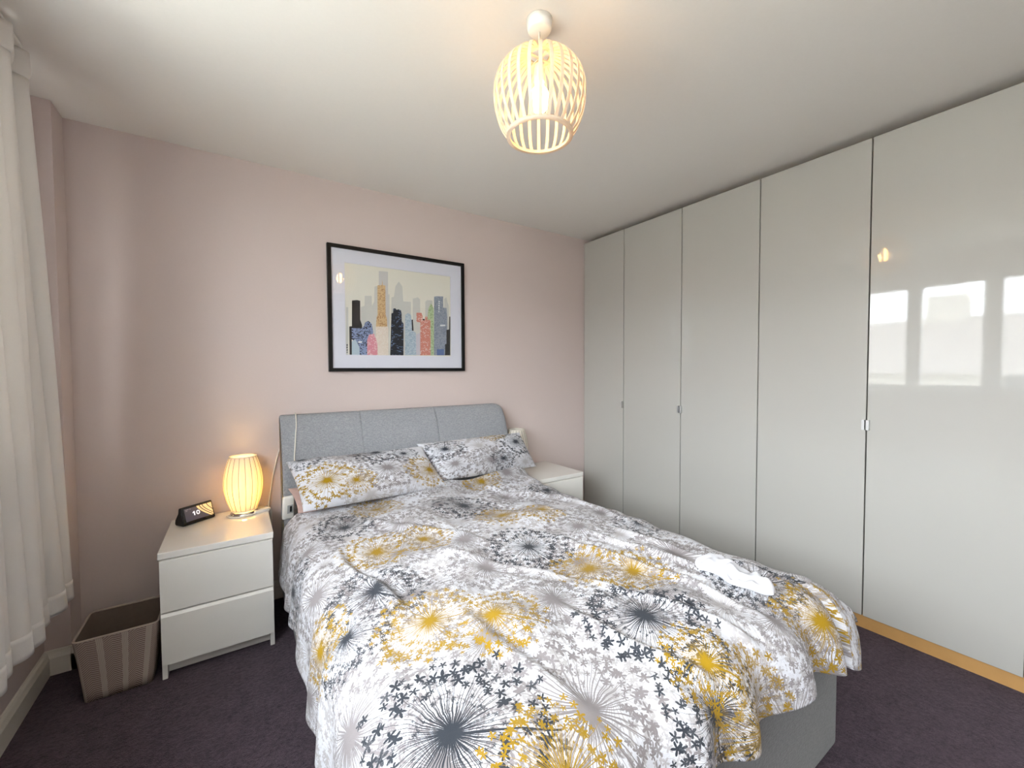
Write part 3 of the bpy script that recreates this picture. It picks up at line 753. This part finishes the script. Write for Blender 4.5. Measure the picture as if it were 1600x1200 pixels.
SPK = dict(blue=((30, 32, 48), .70), night=((110, 130, 165), .9), coral=((238, 214, 206), .86), pink=((242, 205, 205), .82), slate=((130, 137, 154), .6), sky=((196, 206, 214), .6), ochre=((188, 140, 96), .72), cream2=((240, 226, 214), .55), green=((150, 170, 125), .7))
def ink_mat(k):
    m, nt, b = new_mat('print_ink_'+k); t = NT(nt); b.inputs['Roughness'].default_value = .8
    if k not in SPK:
        nz = t.noise(t.obj(), 60, 2.0).outputs['Fac']; c = lin(PC[k]); nt.links.new(t.mix(nz, tuple(v*.94 for v in c[:3])+(1,), c), b.inputs['Base Color']); return m
    s_ = t.sep(t.obj()); cx = t.m('FLOOR', t.m('MULTIPLY', s_[0], 160)); cz = t.m('FLOOR', t.m('MULTIPLY', s_[2], 260))
    wnz = t.n('ShaderNodeTexWhiteNoise', noise_dimensions='2D'); t.put(wnz.inputs['Vector'], t.comb(cx, cz, 0))
    nz = t.noise(t.obj(), 35, 2.0).outputs['Fac']
    f = t.m('GREATER_THAN', t.m('ADD', wnz.outputs['Value'], t.m('MULTIPLY', t.m('SUBTRACT', nz, .5), .9)), SPK[k][1])
    nt.links.new(t.mix(f, lin(PC[k]), lin(SPK[k][0])), b.inputs['Base Color']); return m
PRINT = [
 ('pale',[[-1.958,1.66],[-1.945,1.661],[-1.949,1.37],[-1.963,1.37]]),
 ('pale',[[-1.872,1.667],[-1.849,1.677],[-1.847,1.738],[-1.805,1.742],[-1.804,1.681],[-1.79,1.706],[-1.787,1.801],[-1.767,1.81],[-1.764,1.756],[-1.693,1.763],[-1.699,1.375],[-1.877,1.372]]),
 ('mist',[[-1.759,1.902],[-1.701,1.904],[-1.704,1.568],[-1.764,1.564]]),
 ('pale',[[-1.69,1.375],[-1.681,1.744],[-1.665,1.75],[-1.655,1.816],[-1.632,1.851],[-1.609,1.821],[-1.604,1.726],[-1.552,1.727],[-1.557,1.377]]),
 ('pale',[[-1.544,1.377],[-1.54,1.749],[-1.515,1.757],[-1.508,1.763],[-1.489,1.749],[-1.493,1.378]]),
 ('pale',[[-1.459,1.379],[-1.453,1.736],[-1.439,1.75],[-1.402,1.749],[-1.397,1.38]]),
 ('pale',[[-1.322,1.381],[-1.315,1.77],[-1.299,1.78],[-1.289,1.741],[-1.282,1.724],[-1.285,1.382]]),
 ('cream2',[[-1.787,1.373],[-1.782,1.559],[-1.711,1.563],[-1.703,1.547],[-1.705,1.375]]),
 ('ochre',[[-1.769,1.811],[-1.741,1.816],[-1.737,1.847],[-1.735,1.817],[-1.719,1.815],[-1.72,1.631],[-1.712,1.608],[-1.711,1.557],[-1.782,1.553],[-1.776,1.611],[-1.77,1.628]]),
 ('black',[[-1.923,1.703],[-1.894,1.708],[-1.875,1.706],[-1.876,1.589],[-1.866,1.558],[-1.866,1.539],[-1.89,1.51],[-1.891,1.424],[-1.902,1.424],[-1.903,1.47],[-1.928,1.469],[-1.929,1.371],[-1.942,1.371],[-1.941,1.545],[-1.926,1.547]]),
 ('blue',[[-1.927,1.535],[-1.87,1.538],[-1.855,1.551],[-1.847,1.575],[-1.827,1.586],[-1.808,1.569],[-1.799,1.522],[-1.807,1.373],[-1.892,1.371],[-1.891,1.432],[-1.928,1.469]]),
 ('ice',[[-1.928,1.454],[-1.908,1.47],[-1.883,1.42],[-1.884,1.372],[-1.929,1.371]]),
 ('pink',[[-1.838,1.372],[-1.837,1.465],[-1.825,1.501],[-1.793,1.507],[-1.774,1.451],[-1.775,1.373]]),
 ('night',[[-1.695,1.375],[-1.686,1.569],[-1.683,1.642],[-1.672,1.647],[-1.671,1.674],[-1.657,1.677],[-1.649,1.668],[-1.635,1.672],[-1.621,1.667],[-1.616,1.647],[-1.616,1.597],[-1.604,1.582],[-1.607,1.376]]),
 ('sky',[[-1.598,1.377],[-1.593,1.64],[-1.573,1.652],[-1.553,1.643],[-1.55,1.61],[-1.544,1.539],[-1.522,1.527],[-1.52,1.378]]),
 ('black',[[-1.55,1.61],[-1.541,1.613],[-1.537,1.539],[-1.548,1.539]]),
 ('lilac',[[-1.52,1.515],[-1.491,1.529],[-1.493,1.378],[-1.521,1.378]]),
 ('coral',[[-1.493,1.378],[-1.49,1.597],[-1.517,1.599],[-1.516,1.659],[-1.481,1.661],[-1.474,1.64],[-1.472,1.615],[-1.456,1.616],[-1.456,1.637],[-1.417,1.64],[-1.42,1.38]]),
 ('black',[[-1.473,1.621],[-1.459,1.622],[-1.459,1.612],[-1.473,1.612]]),
 ('green',[[-1.441,1.617],[-1.431,1.695],[-1.412,1.731],[-1.394,1.698],[-1.393,1.38],[-1.419,1.38],[-1.418,1.619]]),
 ('slate',[[-1.39,1.776],[-1.37,1.782],[-1.324,1.784],[-1.323,1.708],[-1.299,1.707],[-1.295,1.644],[-1.298,1.382],[-1.395,1.38]]),
 ('denim',[[-1.374,1.421],[-1.321,1.423],[-1.322,1.381],[-1.374,1.38]]),
 ('black',[[-1.314,1.381],[-1.312,1.458],[-1.302,1.46],[-1.301,1.556],[-1.282,1.561],[-1.279,1.65],[-1.271,1.65],[-1.274,1.382]]),
 ('white',[[-1.348,1.59],[-1.31,1.592],[-1.31,1.582],[-1.348,1.579]]),
 ('white',[[-1.89,1.457],[-1.868,1.458],[-1.868,1.448],[-1.891,1.447]]),
 ('white',[[-1.357,1.751],[-1.349,1.752],[-1.349,1.743],[-1.357,1.742]]),
 ('white',[[-1.357,1.737],[-1.349,1.738],[-1.35,1.729],[-1.357,1.729]]),
 ('white',[[-1.359,1.723],[-1.351,1.724],[-1.351,1.713],[-1.359,1.713]]),
 ('white',[[-1.361,1.707],[-1.351,1.708],[-1.351,1.699],[-1.361,1.699]]),
 ('white',[[-1.359,1.694],[-1.352,1.694],[-1.352,1.689],[-1.359,1.688]]),
 ('white',[[-1.359,1.681],[-1.353,1.682],[-1.353,1.673],[-1.36,1.673]]),
 ('ink',[[-1.959,1.436],[-1.952,1.438],[-1.952,1.428],[-1.959,1.426]]),
 ('ink',[[-1.959,1.422],[-1.953,1.424],[-1.953,1.413],[-1.959,1.41]]),
 ('ink',[[-1.959,1.405],[-1.952,1.407],[-1.952,1.399],[-1.959,1.397]]),
 ('ink',[[-1.959,1.391],[-1.953,1.393],[-1.953,1.387],[-1.959,1.385]]),
]
keys = list(PC); mats = [plain('print_cream_paper', (238, 231, 219), .8, var=.02)] + [ink_mat(k) for k in keys]
V = [(PX0-.004, -.0084, PZ0-.004), (PX1+.004, -.0084, PZ0-.004), (PX1+.004, -.0084, PZ1+.004), (PX0-.004, -.0084, PZ1+.004)]; F = [(0, 1, 2, 3)]; fm = [0]
for i, (k, pts) in enumerate(PRINT):
    n0 = len(V); y = -.0086-.00006*i
    for (x, z) in pts: V.append((min(max(x, PX0), PX1), y, max(z, PZ0-.002)))
    F.append(tuple(range(n0, n0+len(pts)))); fm.append(1+keys.index(k))
pr_o = A(mk('skyline_print', V, F, None, None, False, mats, fm))
A(box('glass', (X0+FW, X1-FW, -.0185, -.0165, Z0+FW, Z1-FW), M['pane_pic']))

# ------------------------------------------------------------------ pendant light
pn = empty('pendant_light', (-1.682, -1.561, 0)); tag(pn, 'round white slatted pendant lamp hanging lit from the ceiling', 'lamp')
lathe('ceiling_rose', [(0, H-.036), (.006, H-.036), (.032, H-.034), (.037, H-.031), (.039, H-.024), (.042, H-.001), (.0, H-.001)], M['plastic'], pn, 40)
tube('cord', [(0, 0, H-.034), (0, 0, 2.26)], .0032, M['cord'], pn, 8, 0)
pf = []
for i in range(19):
    q = i/18; z = 2.287 - q*.254
    up = z-2.168
    r = .149*math.sqrt(max(0, 1-(abs(up)/.124)**2.2)) if up > 0 else .149*math.sqrt(max(0, 1-(abs(up)/.185)**2.2))
    pf.append((r, z))
def pslat():
    V = []; F = []; hw = .0054; th = .0030
    for i, (r, z) in enumerate(pf):
        a0, a1 = pf[max(i-1, 0)], pf[min(i+1, len(pf)-1)]
        d = Vector((a1[0]-a0[0], a1[1]-a0[1])).normalized(); nr, nz = -d.y, d.x
        if nr*1 < 0 and abs(nr) > abs(nz): nr, nz = -nr, -nz
        for (s_, o_) in ((-hw, 0), (hw, 0), (hw, -th), (-hw, -th)): V.append((r+nr*o_, s_, z+nz*o_))
    n = len(pf)
    for i in range(n-1):
        for j in range(4): F.append((i*4+j, i*4+(j+1) % 4, (i+1)*4+(j+1) % 4, (i+1)*4+j))
    F.append((3, 2, 1, 0)); F.append(tuple(range((n-1)*4, n*4)))
    return V, F
V, F = pslat(); me = None; NS = 28
for k in range(NS):
    if me is None: o = mk('slat', V, F, M['slat'], pn); me = o.data
    else: o = link_mesh('slat', me, pn)
    o.rotation_euler = (0, 0, 2*PI*k/NS+.04)
rb, zb = pf[-1]; rt, zt_ = pf[0]
lathe('lower_ring', [(rb-.010, zb-.004), (rb+.002, zb-.004), (rb+.003, zb+.006), (rb-.009, zb+.006), (rb-.010, zb-.004)], M['slat'], pn, 60)
lathe('upper_ring', [(rt-.012, zt_-.005), (rt+.001, zt_-.005), (rt+.001, zt_+.003), (rt-.012, zt_+.003), (rt-.012, zt_-.005)], M['slat'], pn, 48)
boxes('spider_arm', [(-rt+.004, rt-.004, -.004, .004, zt_-.010, zt_-.006), (-.004, .004, -rt+.004, rt-.004, zt_-.012, zt_-.008)], M['slat'], pn)
lathe('lamp_holder', [(0, 2.262), (.014, 2.258), (.0175, 2.245), (.0175, 2.205), (.015, 2.200), (0, 2.200)], M['plastic'], pn, 24)
lathe('bulb', [(.010, 2.202), (.0135, 2.196), (.017, 2.186), (.026, 2.174), (.0325, 2.158), (.0335, 2.145), (.029, 2.126), (.018, 2.113), (0, 2.109)], M['bulb'], pn, 28)

# ------------------------------------------------------------------ curtain and its track
cu = empty('curtain', (-3.09, -.6, .36)); tag(cu, 'pale cream curtain drawn back at the left of the window', 'curtain')
cinv = Matrix.Translation(cu.location).inverted()
def curtain_surface(zf0, zf1, nz, extra=0.0, name='drape'):
    nq = 260; V = []; F = []
    for i in range(nq):
        q = i/(nq-1)
        for j in range(nz):
            z = zf0+(zf1-zf0)*j/(nz-1); k = (z-.36)/2.0      # 0 hem .. 1 heading
            kk = max(0, min(1, k))
            yt = -.525-q*.56; yb = -.275-q*.80; y = yb+(yt-yb)*kk**.85
            ph = q*8.0*2*PI + .8*math.sin(q*11) + .4*math.sin(q*26+k)
            A_ = .032 - .014*kk**1.5
            f1 = math.sin(ph); x = -3.120 + .006*kk + A_*f1 + .012*math.sin(q*17+2.5*k)
            y += .018*math.cos(ph)*(1-.5*kk)
            if z > 2.27:
                x += .010*math.sin(q*100)*min(1, (z-2.27)/.03)
            zz = z + (.004*math.sin(ph*1.0+1) if kk < .02 else 0)
            V.append((x+extra, y, zz))
    for i in range(nq-1):
        for j in range(nz-1): F.append((i*nz+j, (i+1)*nz+j, (i+1)*nz+j+1, i*nz+j+1))
    o = mk(name, V, F, M['curtain'], None, True); o.parent = cu; o.matrix_parent_inverse = cinv
    md = o.modifiers.new('thickness', 'SOLIDIFY'); md.thickness = .0062 if name == 'hem' else .004; md.offset = 0
    return o
curtain_surface(.368, 2.275, 60)
curtain_surface(.364, .442, 6, .0, 'hem')
curtain_surface(2.275, 2.362, 6, 0, 'pleated_heading')
tr = empty('curtain_track', (-3.11, -1.9, 2.375)); tag(tr, 'white curtain track above the window along the left wall', 'curtain track')
box('rail', (-.012, .012, -1.55, 1.38, -.004, .012), M['plastic'], tr, .003)
for k in range(7): box('bracket', (-.096, -.012, -1.5+k*.46, -1.48+k*.46, .004, .010), M['plastic'], tr)

# ------------------------------------------------------------------ woven basket beside the left chest
def basket_mat():
    m, nt, b = new_mat('herringbone_woven_fabric'); t = NT(nt)
    s_ = t.sep(t.n('ShaderNodeAttribute', attribute_name='cloth_uv').outputs['Vector']); u, v = s_[0], s_[1]
    q = t.m('FRACT', t.m('MULTIPLY', u, 1/.066)); band = t.m('LESS_THAN', q, .27)
    tri = t.m('ABSOLUTE', t.m('SUBTRACT', t.m('FRACT', t.m('MULTIPLY', t.m('SUBTRACT', q, .27), 1/.365*.5)), .5))
    zig = t.m('FRACT', t.m('MULTIPLY', t.m('ADD', v, t.m('MULTIPLY', tri, .040)), 1/.0085))
    dk = t.m('GREATER_THAN', zig, .52)
    fine = t.m('FRACT', t.m('MULTIPLY', u, 1/.0044)); fl = t.m('GREATER_THAN', fine, .7)
    c1 = t.mix(dk, lin((196, 180, 170)), lin((136, 116, 108))); c2 = t.mix(fl, lin((205, 192, 180)), lin((178, 164, 153)))
    nz = t.noise(t.obj(), 500, 2.0).outputs['Fac']
    col = t.mix(band, c1, c2); col = t.mix(t.m('MULTIPLY', nz, .25), col, lin((120, 104, 96)))
    nt.links.new(col, b.inputs['Base Color']); b.inputs['Roughness'].default_value = .95; b.inputs['Specular IOR Level'].default_value = .1
    nt.links.new(t.bump(t.m('ADD', zig, nz), .5, .0015), b.inputs['Normal'])
    return m
M['weave'] = basket_mat(); M['lining'] = plain('dark_basket_lining', (112, 98, 88), .95, var=.1, scale=60)
bk = empty('storage_basket', (-2.93, -.33, 0)); tag(bk, 'open woven storage basket with herringbone stripes beside the left chest', 'basket')
def basket():
    TX, TY, BX_, BY_, HB = .127, .128, .102, .115, .248
    def loop(hx, hy, z, inset=0, rr=.018):
        pts = []; hx -= inset; hy -= inset
        for (cx, cy, a0) in ((hx-rr, hy-rr, 0), (-hx+rr, hy-rr, 90), (-hx+rr, -hy+rr, 180), (hx-rr, -hy+rr, 270)):
            for k in range(6): a_ = math.radians(a0+k*18); pts.append((cx+rr*math.cos(a_), cy+rr*math.sin(a_), z))
        return pts
    L_ = []; vv = []
    for i in range(7):
        q = i/6; L_.append(loop(BX_+(TX-BX_)*q, BY_+(TY-BY_)*q - .006*math.sin(PI*q), .001+HB*q)); vv.append(HB*q)
    n = 24; V = [p for l in L_ for p in l]; F = []; UV = []
    for i, l in enumerate(L_):
        base = L_[3]; acc = 0
        for k in range(n):
            UV.append((acc+.013, vv[i], 0)); acc += math.dist(base[k], base[(k+1) % n])
    for i in range(6):
        for k in range(n): F.append((i*n+k, i*n+(k+1) % n, (i+1)*n+(k+1) % n, (i+1)*n+k))
    F.append(tuple(range(n))[::-1])
    o = mk('outer_cloth', V, F, M['weave'], bk, True)
    at = o.data.attributes.new('cloth_uv', 'FLOAT_VECTOR', 'POINT'); at.data.foreach_set('vector', np.array(UV, np.float32).ravel())
    Li = [loop(BX_+(TX-BX_)*q, BY_+(TY-BY_)*q - .006*math.sin(PI*q), .008+(HB-.008)*q, .006) for q in (0, .25, .5, .75, 1)]
    V = [p for l in Li for p in l]; F = []
    for i in range(4):
        for k in range(n): F.append((i*n+k, (i+1)*n+k, (i+1)*n+(k+1) % n, i*n+(k+1) % n))
    F.append(tuple(range(n)))
    mk('lining', V, F, M['lining'], bk, True)
    rim = loop(TX-.003, TY-.003, HB+.001); tube('rim_binding', rim+[rim[0]], .0045, plain('beige_binding', (176, 160, 148), .9, var=.05), bk, 6, 0)
basket()
